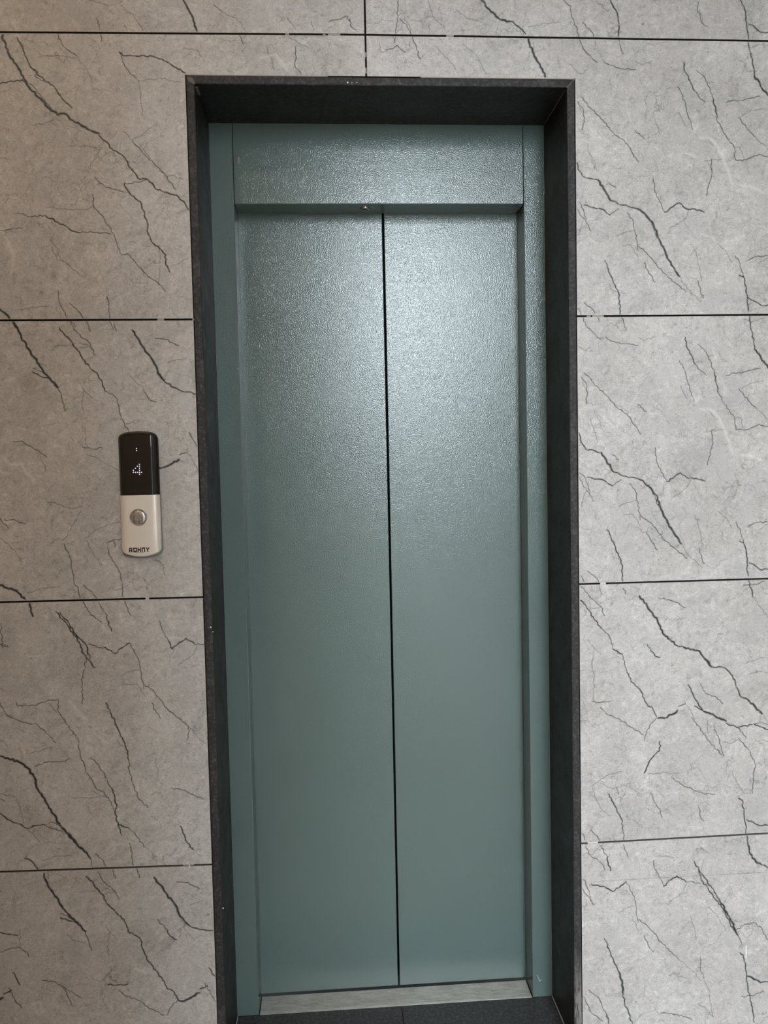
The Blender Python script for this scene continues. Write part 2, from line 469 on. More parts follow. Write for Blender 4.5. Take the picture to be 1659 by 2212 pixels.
  ('S', (920,320),(960,365),(1000,425),(1045,480),(1080,555),(1130,605)), ('M', (1130,605),(1180,625),(1280,642)), ('m', (575,275),(610,330),(650,370),(690,405),(712,450)), ('w', (620,380),(690,405),(610,420)), ('w', (470,405),(570,400)),
  ('m', (665,265),(690,325)), ('m', (815,260),(832,320)), ('S', (1068,1055),(1110,1052),(1150,1030),(1190,1008)), ('M', (1195,985),(1240,965)), ('m', (1060,1050),(1020,1095),(1000,1140)),
  ('m', (940,570),(990,625)), ('M', (990,625),(1010,660),(1055,692)), ('m', (1055,345),(1110,350),(1190,385)), ('w', (1140,480),(1210,460)), ('M', (645,958),(700,962),(765,955)),
  ('m', (710,995),(760,1030),(830,1055),(880,1090),(980,1142)), ('m', (250,932),(310,938),(370,970),(440,1010),(490,1040)), ('m', (380,980),(410,1040),(435,1090)), ('M', (1250,860),(1290,930)), ('m', (1225,950),(1260,1020),(1300,1070)),
  ('m', (0,765),(60,745),(115,735),(130,750),(165,765),(172,795)), ('w', (120,630),(120,735)), ('w', (630,600),(655,650),(700,690)), ('w', (655,640),(645,700),(648,780)), ('w', (660,850),(662,930)), ('w', (400,655),(450,700),(510,710)),
  ('p', (815,865),(870,890)), ('p', (190,1080),(240,1060),(250,1110)), ('p', (210,1100),(230,1140),(270,1110)),
 ],
 'F': [
  ('M', (0,137),(25,138),(60,170),(95,205),(115,230)), ('S', (115,230),(125,265),(150,330),(185,400),(240,505)),
  ('m', (350,0),(395,40),(400,110),(430,170),(445,245),(480,320),(520,358),(565,400)), ('w', (120,172),(170,160),(260,148),(330,140)), ('m', (470,145),(510,185),(540,220),(555,285)),
  ('M', (648,0),(680,60),(698,110),(700,200),(705,260)), ('m', (705,260),(720,320),(735,345)), ('w', (560,10),(620,60),(635,78)), ('m', (1212,10),(1205,70),(1225,110),(1235,145),(1270,170)), ('w', (1220,60),(1240,130)),
  ('M', (1480,0),(1505,40),(1518,110),(1525,190),(1535,260),(1545,330),(1560,390),(1572,490)), ('S', (1572,490),(1600,520),(1620,565),(1659,612)), ('M', (1535,155),(1575,175),(1600,200),(1659,208)), ('w', (1500,290),(1560,305),(1640,280)),
  ('m', (600,385),(640,415),(700,435),(810,447)), ('w', (805,390),(850,415),(920,390)), ('M', (1120,400),(1128,460),(1160,520),(1185,580)), ('m', (1185,580),(1215,620),(1255,655)), ('m', (1080,555),(1105,600),(1130,680),(1160,770),(1175,830)),
  ('w', (1090,720),(1110,770),(1135,810)), ('m', (1200,450),(1240,480),(1270,530),(1290,590),(1310,640)), ('M', (1310,640),(1325,720),(1330,765)), ('m', (1330,765),(1370,840),(1410,900),(1440,940)), ('m', (1440,940),(1450,1025),(1520,1025),(1600,990),(1659,1005)), ('w', (1440,940),(1480,945),(1505,1020)),
  ('w', (1270,530),(1305,525)), ('m', (1390,660),(1420,648),(1480,645),(1530,632),(1610,617)), ('m', (1470,750),(1530,830),(1580,880)), ('w', (1580,880),(1659,960)), ('w', (1485,750),(1540,715),(1630,700)), ('w', (385,410),(420,445),(460,475)), ('w', (460,475),(500,450)),
  ('m', (460,620),(520,690),(600,770)), ('m', (600,770),(660,845),(760,925),(785,975),(830,1040)), ('m', (810,840),(865,890)), ('m', (440,650),(475,700),(480,770),(470,830)), ('w', (450,680),(465,720)), ('w', (500,930),(530,1020),(550,1085)),
  ('M', (425,1020),(435,1045),(440,1085),(470,1130),(545,1150),(572,1155)), ('S', (572,1155),(605,1210),(650,1285)), ('M', (650,1285),(730,1315),(825,1340)), ('S', (825,1340),(880,1385),(925,1440),(950,1510),(975,1570),(1010,1640),(1050,1710),(1090,1770)), ('m', (905,1420),(930,1480),(950,1530)), ('w', (1090,1770),(1140,1850),(1230,1935)),
  ('m', (430,1288),(460,1310),(480,1360),(495,1405)), ('m', (430,1315),(455,1380),(490,1415),(520,1480)), ('w', (475,1400),(440,1510)), ('M', (480,1315),(540,1330),(590,1340),(645,1378)), ('m', (645,1378),(700,1338)), ('m', (640,1170),(685,1205)),
  ('m', (922,1130),(930,1210),(945,1260),(975,1305),(998,1360)), ('M', (998,1360),(1050,1325),(1088,1300),(1130,1335),(1190,1340),(1250,1360)), ('w', (1155,1340),(1130,1400),(1090,1430),(1030,1465)), ('m', (757,1365),(795,1420),(805,1480),(820,1560),(825,1605)), ('w', (800,1480),(740,1490),(685,1518)),
  ('m', (830,1580),(880,1620),(940,1690),(980,1740),(1060,1810),(1130,1870)), ('w', (720,1575),(780,1570),(825,1650)), ('m', (865,1685),(890,1735),(935,1810)), ('M', (612,1670),(635,1725),(665,1800),(695,1860)), ('M', (695,1860),(708,1930),(710,2010),(725,2070)), ('m', (725,2070),(745,2120)), ('w', (640,1820),(650,1855),(690,1870)),
  ('m', (480,1940),(530,1980),(555,2020),(580,2060)), ('m', (430,1965),(450,1990),(480,2040),(500,2080)), ('m', (1295,1020),(1300,1110),(1275,1200),(1265,1255)), ('w', (1255,1030),(1295,1025),(1370,1018)), ('p', (1220,880),(1290,890),(1340,940),(1370,1010),(1430,1180)), ('w', (1250,880),(1310,930)),
  ('w', (1180,1580),(1205,1650),(1220,1720),(1235,1800)), ('m', (1210,1800),(1225,1870),(1245,1910)), ('w', (1225,1860),(1235,1910)), ('m', (1450,1640),(1480,1690),(1500,1770)), ('M', (1500,1770),(1520,1850),(1525,1930),(1530,2010)), ('M', (1475,1765),(1500,1775)), ('m', (1530,2010),(1545,2070),(1560,2130)),
  ('m', (1530,1670),(1580,1645),(1659,1640)), ('w', (1600,1690),(1659,1655)), ('M', (1535,1910),(1580,1935),(1620,1960),(1659,1955)), ('w', (1330,1560),(1390,1610),(1425,1680)), ('p', (1175,800),(1190,830),(1210,800)), ('p', (1490,1190),(1560,1200),(1620,1230)),
 ],
 'H': [
  ('m', (435,185),(480,215),(520,270),(555,295),(590,330),(610,385)), ('w', (515,340),(590,330)), ('w', (570,185),(595,250)), ('m', (720,182),(745,245)),
  ('M', (438,265),(480,310),(515,355),(545,410),(590,465)), ('m', (590,465),(630,500),(655,560),(665,600)), ('M', (665,600),(725,632)), ('m', (725,632),(740,680),(755,750)), ('M', (755,750),(790,815),(840,862),(865,915),(890,965),(915,970),(945,1030)),
  ('S', (835,260),(880,310),(910,360),(950,415),(970,470),(1000,515),(1075,577)), ('M', (1075,577),(1150,592),(1220,612),(1260,670),(1295,712)), ('S', (1120,588),(1220,612),(1295,712)), ('M', (1295,712),(1375,718),(1420,760),(1450,815),(1485,905),(1530,925)), ('S', (1530,925),(1580,975),(1620,1012)), ('w', (1620,1012),(1659,1070)),
  ('S', (955,1043),(1000,1042),(1040,1020),(1080,993)), ('M', (1088,965),(1130,950)), ('w', (1120,930),(1150,980),(1190,1050)), ('m', (1170,1040),(1240,1130),(1290,1200),(1370,1285)),
  ('M', (1148,830),(1180,895),(1215,960),(1250,1000)), ('S', (1250,1000),(1320,1030),(1390,1062)), ('M', (1390,1072),(1460,1103),(1555,1085)), ('m', (1555,1085),(1610,1068),(1659,1085)), ('M', (1190,965),(1245,1000)), ('M', (1570,1080),(1620,1100),(1659,1117)),
  ('m', (1225,820),(1260,885),(1330,910),(1370,950)), ('m', (885,570),(905,610)), ('M', (905,610),(935,645),(965,655)), ('m', (960,275),(1020,283),(1070,300),(1130,335)), ('w', (1040,420),(1090,405),(1140,400)),
  ('M', (1530,150),(1550,210),(1560,265)), ('w', (1560,265),(1610,330),(1659,395)), ('w', (1395,290),(1450,275)), ('m', (1500,190),(1560,190),(1640,165)), ('w', (500,540),(535,580),(590,635)), ('w', (545,590),(530,680),(545,780),(540,930)),
  ('m', (530,935),(585,943),(645,936)), ('m', (585,975),(630,1020),(700,1045),(770,1095),(830,1125),(860,1150)), ('m', (945,1040),(900,1090),(870,1160),(865,1190)), ('M', (965,1190),(965,1250),(930,1280),(895,1330),(865,1395)),
  ('m', (1310,1090),(1340,1160),(1360,1225),(1375,1285)), ('w', (1270,1060),(1280,1150)), ('m', (1465,1105),(1520,1165)), ('m', (1470,1170),(1530,1240),(1570,1310),(1580,1340),(1565,1400),(1560,1520)), ('w', (1380,1195),(1420,1205),(1460,1180)),
  ('w', (530,1480),(580,1440),(640,1405),(720,1385)), ('w', (890,1400),(1000,1390),(1080,1400)), ('w', (530,1490),(560,1570),(600,1640),(650,1670)), ('M', (640,1530),(680,1610),(720,1690),(730,1760)), ('m', (730,1760),(735,1850),(745,1890),(762,1925)),
  ('w', (600,1460),(660,1500),(690,1485),(735,1475)), ('m', (690,1490),(700,1530)), ('m', (520,1760),(565,1800),(585,1840)), ('m', (455,1765),(480,1800),(490,1835)), ('m', (1040,1420),(1110,1470),(1200,1510),(1260,1530),(1320,1530)),
  ('m', (905,1520),(930,1580),(965,1625),(980,1680)), ('w', (1430,1390),(1470,1470),(1500,1520),(1550,1530)), ('M', (1470,1555),(1495,1570),(1505,1640),(1515,1720),(1518,1785)), ('M', (1522,1693),(1565,1710),(1600,1730),(1659,1730)), ('m', (1215,1600),(1220,1660),(1245,1700)),
  ('w', (1540,760),(1620,745),(1659,750)), ('w', (1500,690),(1580,670),(1640,650)),
 ],
 'K': [
  ('m', (925,290),(935,350),(970,405),(990,458)), ('M', (990,458),(1040,415),(1075,393),(1130,428)), ('m', (1130,428),(1180,432),(1225,443)), ('w', (1135,435),(1120,490),(1085,520),(1025,560)),
  ('M', (525,445),(610,460),(665,493),(715,455),(750,428)), ('m', (750,428),(790,500),(810,555),(815,630),(830,690)), ('m', (830,670),(880,705),(930,760),(960,810),(1020,860),(1090,930)), ('w', (1090,930),(1160,985),(1230,1065)), ('w', (800,585),(750,600),(700,630)), ('w', (790,665),(830,745)),
  ('m', (460,405),(490,425),(505,480),(522,530)), ('m', (460,440),(480,495),(520,540),(545,580)), ('w', (500,540),(485,610)),
  ('M', (1185,300),(1215,350),(1250,400),(1300,470),(1345,540)), ('S', (1345,540),(1390,620),(1430,690),(1465,770)), ('m', (1465,770),(1490,830)), ('M', (1215,350),(1230,420),(1270,465),(1320,540),(1370,600),(1440,740),(1465,775)), ('w', (1245,290),(1230,360)),
  ('m', (1455,740),(1500,710),(1580,692),(1620,730),(1655,800)), ('M', (1480,885),(1500,900),(1515,980),(1520,1060),(1530,1120),(1545,1180)), ('M', (1545,1180),(1560,1260),(1570,1330)), ('S', (1530,1035),(1570,1055),(1610,1075)), ('M', (1610,1075),(1659,1070)), ('m', (1490,1165),(1560,1160),(1630,1130)),
  ('M', (1520,120),(1530,190)), ('S', (1530,190),(1545,250),(1580,300),(1620,322)), ('M', (1620,322),(1659,340)), ('M', (610,795),(640,860),(670,940),(705,1010)), ('S', (705,1010),(725,1080),(730,1150)), ('M', (730,1150),(740,1210),(770,1280),(790,1341)),
  ('m', (510,1120),(570,1170),(600,1240),(630,1290)), ('M', (625,1280),(640,1345)), ('m', (470,1150),(490,1200),(520,1260),(560,1290),(600,1325)), ('m', (490,200),(520,260),(570,295),(605,325),(615,360)), ('m', (580,185),(605,240),(630,270)), ('M', (630,270),(635,310),(650,360)),
  ('m', (730,180),(745,230),(762,270)), ('m', (865,775),(890,830),(925,880)), ('w', (1160,650),(1185,720),(1200,800)), ('m', (1225,910),(1225,980),(1250,1050)), ('w', (1250,1060),(1285,1130),(1290,1200),(1310,1300)), ('w', (1280,590),(1350,670),(1390,745)),
  ('w', (960,260),(1010,265),(1060,275)), ('m', (970,1270),(1050,1278),(1130,1295),(1170,1315)), ('w', (1210,1210),(1260,1240),(1310,1300)), ('h', (540,428),(900,408),(1240,390),(1659,368)), ('P', (1520,840),(1518,920)), ('w', (1385,255),(1450,250)),
 ],
}
WT = {'S': (0.0037, 1.45), 'M': (0.0025, 1.2), 'm': (0.0019, 0.92), 'w': (0.0016, 0.58), 'p': (0.0060, 0.35), 'P': (0.0022, 1.2), 'h': (0.0011, 0.5)}


def region_veins(key):
    ox, oz, sc = REG[key]
    out = []
    for wt, *pts in VEINS[key]:
        P = []
        for u, v in pts:
            q = pix(ox + u / sc, oz + v / sc, 1, 0.0)
            P.append((q.x, q.z))
        out.append((wt, P))
    return out


RV = {k: region_veins(k) for k in REG}


def shifted(vs, dx, dz):
    return [(w, [(x + dx, z + dz) for x, z in p]) for w, p in vs]


# ------------------------------------------------------------------ tiles
def inside(poly, x, z, m=0.0):
    c = False
    n = len(poly)
    for i in range(n):
        x0, z0 = poly[i]
        x1, z1 = poly[(i + 1) % n]
        if (z0 > z) != (z1 > z) and x < (x1 - x0) * (z - z0) / (z1 - z0) + x0:
            c = not c
    return c


def jag(pts, step, amp, rng):
    out = [pts[0]]
    for (x0, z0), (x1, z1) in zip(pts, pts[1:]):
        L = math.hypot(x1 - x0, z1 - z0)
        k = max(1, int(round(L / step)))
        nx, nz = -(z1 - z0) / max(L, 1e-6), (x1 - x0) / max(L, 1e-6)
        for i in range(1, k + 1):
            t = i / k
            a = rng.uniform(-amp, amp) if i < k else 0
            out.append((x0 + (x1 - x0) * t + nx * a, z0 + (z1 - z0) * t + nz * a))
    return out


def tile(poly, veins, parent, thick=0.010):
    """one stone-print tile: real slab whose face is cut along the vein outlines; the vein strength is a point attribute"""
    rng = random.Random(int(poly[0][0] * 997) + int(poly[0][1] * 1013))
    ox = min(p[0] for p in poly)
    oz = min(p[1] for p in poly)
    verts = [Vector(p) for p in poly]
    edges = [(i, (i + 1) % len(poly)) for i in range(len(poly))]
    segs, psegs, zero = [], [], []
    for wt, pts in veins:
        hw, st = WT[wt]
        P = jag(pts, 0.0055, 0.0020 if wt not in 'pPh' else 0.0002, rng)
        def edge_pt(pin, pout):
            a_, b_ = 0.0, 1.0
            for _ in range(14):
                m_ = 0.5 * (a_ + b_)
                if inside(poly, pin[0] + (pout[0] - pin[0]) * m_, pin[1] + (pout[1] - pin[1]) * m_): a_ = m_
                else: b_ = m_
            L_ = math.hypot(pout[0] - pin[0], pout[1] - pin[1])
            return [(pin[0] + (pout[0] - pin[0]) * k, pin[1] + (pout[1] - pin[1]) * k) for k in (a_ - 0.0009 / L_, a_ - 0.0002 / L_) if k > 0.0003 / L_]

        def tip(a_, b_):
            L_ = math.hypot(a_[0] - b_[0], a_[1] - b_[1]) or 1e-6
            q_ = (a_[0] + (a_[0] - b_[0]) / L_ * hw * 1.05, a_[1] + (a_[1] - b_[1]) / L_ * hw * 1.05)
            return q_ if inside(poly, *q_) else None
        ta, tb = tip(P[0], P[1]), tip(P[-1], P[-2])
        if ta and inside(poly, *P[0]): P = [ta] + P
        if tb and inside(poly, *P[-1]): P = P + [tb]
        tips = {P[0], P[-1]}
        runs, cur = [], []
        for i, p in enumerate(P):
            if inside(poly, *p):
                if not cur and i > 0:
                    cur = edge_pt(p, P[i - 1])[::-1]
                cur.append(p)
            else:
                if cur: cur += edge_pt(P[i - 1], p)
                if len(cur) > 2: runs.append(cur)
                cur = []
        if len(cur) > 2: runs.append(cur)
        for R in runs:
            n = len(R)
            ws = []
            for i in range(n):
                e = min(i, n - 1 - i)
                ws.append(hw * (0.7 if e <= 1 else rng.uniform(0.75, 1.2)))
            lo, hi, shrunk = [], [], set()
            for i in range(n):
                a, b = R[max(0, i - 1)], R[min(n - 1, i + 1)]
                L = math.hypot(b[0] - a[0], b[1] - a[1]) or 1e-6
                nx, nz = -(b[1] - a[1]) / L, (b[0] - a[0]) / L
                lo.append((R[i][0] + nx * ws[i], R[i][1] + nz * ws[i]))
                hi.append((R[i][0] - nx * ws[i], R[i][1] - nz * ws[i]))
            for i in range(n):
                for k in (0.6, 0.3, 0.1):
                    if inside(poly, *lo[i]) and inside(poly, *hi[i]): break
                    (cx_, cz_), (lx, lz) = R[i], lo[i]
                    ws[i] *= 0.5
                    shrunk.add(R[i])
                    lo[i] = (cx_ + (lx - cx_) * 0.5, cz_ + (lz - cz_) * 0.5)
                    hi[i] = (2 * cx_ - lo[i][0], 2 * cz_ - lo[i][1])
            ok = [inside(poly, *lo[i]) and inside(poly, *hi[i]) for i in range(n)]
            while n and not ok[-1]:
                R, ws, lo, hi, ok, n = R[:-1], ws[:-1], lo[:-1], hi[:-1], ok[:-1], n - 1
            while n and not ok[0]:
                R, ws, lo, hi, ok, n = R[1:], ws[1:], lo[1:], hi[1:], ok[1:], n - 1
            if n < 2 or not all(ok): continue
            idx = {}
            for i in range(n):
                verts.append(Vector(R[i])); idx['c', i] = len(verts) - 1
                if ok[i]:
                    verts.append(Vector(lo[i])); idx['l', i] = len(verts) - 1
                    verts.append(Vector(hi[i])); idx['h', i] = len(verts) - 1
            for i in range(n - 1):
                for k in 'clh':
                    if (k, i) in idx and (k, i + 1) in idx:
                        edges.append((idx[k, i], idx[k, i + 1]))
                if 0 < i < n - 2:
                    (psegs if wt in 'pP' else segs).append((R[i], R[i + 1], 0.5 * (ws[i] + ws[i + 1]), st))
            zero += [idx['c', k] for k in (0, n - 1) if R[k] not in tips]
            zero += [idx[c_, k] for k in range(n) if R[k] in shrunk for c_ in 'lh']
            for i in (0, n - 1):
                if ok[i]:
                    edges.append((idx['l', i], idx['c', i])); edges.append((idx['c', i], idx['h', i]))
    ov, oe, of, orig, *_ = delaunay_2d_cdt(verts, edges, [], 1, 1e-6)
    V = np.array([(v.x, v.y) for v in ov])

    def field(S):
        val = np.zeros(len(V))
        for a, b, w, st in S:
            a = np.array(a); d = np.array(b) - a
            near = np.where((V[:, 0] > min(a[0], b[0]) - w) & (V[:, 0] < max(a[0], b[0]) + w) & (V[:, 1] > min(a[1], b[1]) - w) & (V[:, 1] < max(a[1], b[1]) + w))[0]
            if not len(near): continue
            q = V[near] - a
            t = np.clip((q @ d) / max(d @ d, 1e-12), 0, 1)
            dist = np.linalg.norm(q - t[:, None] * d, axis=1)
            val[near] = np.maximum(val[near], st * np.clip(1 - dist / (w * 0.97), 0, 1))
        return val
    vv, pv = field(segs), field(psegs)
    zs = set(zero)
    for i, og in enumerate(orig):
        if any(q in zs for q in og) and len(og) == 1:
            vv[i] = pv[i] = 0.0
    nv = len(V)
    co = [(x - ox, 0.0, z - oz) for x, z in V]
    faces = []
    for f in of:
        a, b, c_ = f
        cx = (V[a][0] + V[b][0] + V[c_][0]) / 3
        cz = (V[a][1] + V[b][1] + V[c_][1]) / 3
        if inside(poly, cx, cz):
            faces.append(tuple(f))
    # rim: sides following the outline
    m = len(poly)
    ar = sum(poly[i][0] * poly[(i + 1) % m][1] - poly[(i + 1) % m][0] * poly[i][1] for i in range(m))
    for i in range(m):
        for y in (0.0, thick):
            co.append((poly[i][0] - ox, y, poly[i][1] - oz))
    for i in range(m):
        j = (i + 1) % m
        q = (nv + 2 * i, nv + 2 * i + 1, nv + 2 * j + 1, nv + 2 * j)
        faces.append(q if ar > 0 else q[::-1])
    me = bpy.data.meshes.new('tile')
    me.from_pydata(co, [], faces)
    # face the triangles to the room (-y)
    bm = bmesh.new(); bm.from_mesh(me)
    flip = [f for f in bm.faces if len(f.verts) == 3 and f.normal.y > 0]
    bmesh.ops.reverse_faces(bm, faces=flip)
    bm.to_mesh(me); bm.free()
    for nm, arr in (('vein', vv), ('pale', pv)):
        at = me.attributes.new(nm, 'FLOAT', 'POINT')
        at.data.foreach_set('value', np.concatenate([arr, np.zeros(2 * m)]).astype(np.float32))
    o = link('tile', me, [M_TILE, M_RIM_DARK, M_RIM_LIT], parent)
    for p in me.polygons:
        if len(p.vertices) == 4: p.material_index = 2 if p.normal.z > 0.5 else 1  # upward edges take the lit tone, the rest the dark one
    o.location = (ox, 0, oz)
    return o


G = 0.0021              # half a joint
# joint heights: (left side: z at x=-0.85 and x=-0.42), (right side: z at 0.42 and 1.12)
def zline(pa, pb):
    a, b = pix(*pa, 1, 0.0), pix(*pb, 1, 0.0)
    s = (b.z - a.z) / (b.x - a.x)
    return lambda x: a.z + s * (x - a.x)


JT = [zline((0, 69.5), (789, 75)), zline((0, 692), (410, 690)), zline((0, 1301), (440, 1290)), zline((0, 1883.5), (455, 1867.5))]
JTR = [zline((789, 75), (1659, 88.5)), zline((1252, 683), (1659, 680)), zline((1252, 1262), (1659, 1250)), zline((1256, 1822), (1659, 1800))]
XB = [JX - 2.4, JX - 1.2, JX, JX + 1.2, JX + 2.4]
ZCEIL = CEIL_Z

wall = empty('wall_back', (0, 0, 0))
tag(wall, 'grey veined stone tile wall around the elevator doorway', 'wall', kind='structure')
bm = bmesh.new()
y0, y1 = 0.0101, 0.30
box(bm, XB[0] - 0.1, XL - 0.001, y0, y1, -0.05, ZCEIL)
box(bm, XR + 0.001, XB[4] + 0.1, y0, y1, -0.05, ZCEIL)
box(bm, XL - 0.001, XR + 0.001, y0, y1, ZT + 0.001, ZCEIL)
obj('bedding', bm, M_JOINT, wall)

PRINT_L = RV['A'] + RV['B'] + RV['D'] + RV['E']
PRINT_R = RV['F']
RP = JTR[0](0.8) - JTR[1](0.8)
LEFT_ALL = PRINT_L
MR = shifted(PRINT_R, 0.003, -RP)
RIGHT_ALL = RV['F'] + MR + RV['H'] + RV['K']
CEN = RV['I']


def fill(vs, xedge, sgn, zlo, zhi):
    """carry the print on into the part of the wall that lies outside the photograph"""
    out = []
    for k in (1, 2, 3, 4):
        for w, p in vs:
            q = [(x + sgn * 0.43 * k, z + 0.017 * k) for x, z in p]
            if all(sgn * (x - xedge) > 0 for x, z in q) and all(zlo - 0.1 < z < zhi + 0.1 for x, z in q):
                out.append((w, q))
    return out


def row_poly(xa, xb, ztop, zbot):
    return [(xa, zbot(xa) + G), (xb, zbot(xb) + G), (xb, ztop(xb) - G), (xa, ztop(xa) - G)]


flat = lambda z: (lambda x: z)
for side in (-1, 1):
    J = JT if side < 0 else JTR
    main = LEFT_ALL if side < 0 else RIGHT_ALL
    xin = JX
    xedge = -0.83 if side < 0 else 0.87
    gx = XL - 0.0016 if side < 0 else XR + 0.0016
    for col in (0, 1):
        if side < 0: xa, xb = (XB[1] + G, XB[2] - G) if col == 0 else (XB[0], XB[1] - G)
        else: xa, xb = (XB[2] + G, XB[3] - G) if col == 0 else (XB[3] + G, XB[4])
        # above the top joint
        tops = [flat(ZCEIL), flat(T + ROW)] + J + [flat(0.0)]
        for r in range(-1, 5):
            zt, zb = tops[r + 1], tops[r + 2]
            if r == 4: zb = flat(-G)
            xs, xe = xa, xb
            if col == 0 and r >= 2:
                if side < 0: xe = gx
                else: xs = gx
            P = row_poly(xs, xe, zt, zb)
            if col == 0 and r == 1:
                zg = ZT + 0.0022
                if side < 0: P = [(xa, zb(xa) + G), (gx, zb(gx) + G), (gx, zg), (xb, zg), (xb, zt(xb) - G), (xa, zt(xa) - G)]
                else: P = [(xa, zg), (gx, zg), (gx, zb(gx) + G), (xb, zb(xb) + G), (xb, zt(xb) - G), (xa, zt(xa) - G)]
            zl, zh = min(p[1] for p in P), max(p[1] for p in P)
            vs = list(main) + CEN + fill(main, xedge, side, zl, zh)
            if r < 0:
                vs = shifted(fill(main, xedge, side, zl - 1.2, zh - 0.6), -side * 0.5, 0.6) + shifted(main, 0, 2 * ROW)
            elif r == 0:
                vs = list(main) + CEN + shifted(fill(main, xedge, side, zl - 0.6, zh), 0, 0.6) + [q for q in shifted(main, 0, ROW) if min(z for x, z in q[1]) > 2.38]
            elif side > 0 and r == 2 and col == 0:
                vs = MR + fill(main, xedge, side, zl, zh)
            elif side > 0 and r == 1 and col == 0:
                vs = RV['F'] + CEN + fill(main, xedge, side, zl, zh)
            elif side > 0 and r == 3 and col == 0:
                vs = RV['H'] + fill(main, xedge, side, zl, zh)
            elif side > 0 and r == 4 and col == 0:
                vs = RV['K'] + fill(main, xedge, side, zl, zh)
            keep = []
            for w, p in vs:
                if max(z for x, z in p) > zl and min(z for x, z in p) < zh and max(x for x, z in p) > xs and min(x for x, z in p) < xe:
                    keep.append((w, p))
            tile(P, keep, wall)

# bits of cement and spacer left in the joints
def dab(u, v, wpx, hpx, mat, depth=0.0085, vertical=False):
    q = pix(u, v, 1, 0.0)
    w, h = wpx * 0.001, hpx * 0.001
    bm = bmesh.new()
    n = 7
    rng = random.Random(int(u * 13 + v))
    top = [(q.x - w / 2 + w * i / n, q.z + h / 2 * rng.uniform(0.7, 1.05)) for i in range(n + 1)]
    bot = [(q.x + w / 2 - w * i / n, q.z - h / 2 * rng.uniform(0.7, 1.05)) for i in range(n + 1)]
    prism_y(bm, bot[::-1][::-1] + top, rng.uniform(-0.0004, 0.0012), depth)
    return obj('joint_filler', bm, mat, wall)


for a in ((347, 690.5, 14, 4.6, M_CEMENT), (430 - 12, 690, 5, 4, M_CEMENT), (318, 1293.2, 7, 5, M_WHITE), (407, 1869, 24, 4.0, M_CEMENT), (409, 1871, 3, 9, M_WHITE),
          (722, 74.5, 26, 4.2, M_CEMENT), (972, 77.6, 16, 5, M_CEMENT), (1303, 1260.6, 13, 4.6, M_WHITE), (1292, 682.6, 26, 5.0, M_CEMENT), (1272, 683, 9, 4, M_CEMENT),
          (1281, 1820.8, 24, 4.2, M_WHITE), (620, 73.3, 9, 3.6, M_CEMENT), (789.5, 118, 4.2, 10, M_CEMENT), (790, 152, 4.2, 14, M_CEMENT), (700, 74.2, 6, 3.4, M_CEMENT)):
    dab(*a)

# ------------------------------------------------------------------ granite surround
trim = empty('trim_1', (0, 0, 0))
tag(trim, 'black granite surround lining the elevator opening', 'door surround', kind='structure')
PR = 0.002              # the slabs stand a little proud of the tiles


def slab(name, x0, x1, z0, z1, mitre):
    """vertical or top slab; the front (room side) edge is sawn, the faces are polished"""
    bm = bmesh.new()
    fs = box(bm, x0, x1, -PR, D1 - 0.0005, z0, z1)
    if mitre:
        for v in bm.verts:
            if abs(v.co.z - z1) < 1e-6:
                if mitre == 'L' and abs(v.co.x - x1) < 1e-6: v.co.z = z1 - GT
                if mitre == 'R' and abs(v.co.x - x0) < 1e-6: v.co.z = z1 - GT
    es = [e for e in bm.edges if all(abs(v.co.y + PR) < 1e-6 for v in e.verts)]
    bmesh.ops.bevel(bm, geom=es, offset=0.0028, segments=2, affect='EDGES', profile=0.5)
    # a few rows along the front so the sawn edge can be uneven
    for f in bm.faces:
        c = f.calc_center_median()
        f.material_index = 1 if c.y < 0.0025 - PR + 0.0005 else 0
    return obj(name, bm, [M_GRAN, M_EDGE], trim)


slab('side_slab', XL, XL + GT, 0, ZT, 'L')
slab('side_slab', XR - GT, XR, 0, ZT, 'R')
bm = bmesh.new()
fs = box(bm, XL, XR, -PR, D1 - 0.0005, ZT - GT, ZT)
for v in bm.verts:
    if abs(v.co.z - (ZT - GT)) < 1e-6:
        v.co.x = XL + GT + 0.0006 if v.co.x < 0 else XR - GT - 0.0006
    else:
        v.co.x += 0.0006 if v.co.x < 0 else -0.0006
es = [e for e in bm.edges if all(abs(v.co.y + PR) < 1e-6 for v in e.verts)]
bmesh.ops.bevel(bm, geom=es, offset=0.0028, segments=2, affect='EDGES', profile=0.5)
for f in bm.faces:
    f.material_index = 1 if f.calc_center_median().y < 0.001 else 0
obj('top_slab', bm, [M_GRAN, M_EDGE], trim)

# cement lines and smears on the surround
def smear(pts, y0, y1, mat=M_SMEAR, name='cement_smear'):
    bm = bmesh.new()
    prism_y(bm, pts, y0, y1)
    return obj(name, bm, mat, trim)


smear([(XR - GT - 0.001, ZT - GT + 0.0005), (XR - GT + 0.0005, ZT - GT - 0.001), (XR + 0.0003, ZT - 0.0008), (XR - 0.0008, ZT + 0.0003)], -PR - 0.0006, 0.004)
smear([(XL + GT + 0.0015, ZT - GT + 0.0005), (XL + GT - 0.0005, ZT - GT - 0.0015), (XL + 0.004, ZT - 0.012), (XL + 0.0035, ZT - 0.003), (XL + 0.014, ZT - 0.0055)], -PR - 0.0004, 0.004)
def seam_box(x0, x1, y0, y1, z0, z1, name='grout_line', mat=M_CEMENT, parent=None):
    bm = bmesh.new()
    box(bm, x0, x1, y0, y1, z0, z1)
    return obj(name, bm, mat, parent or trim)


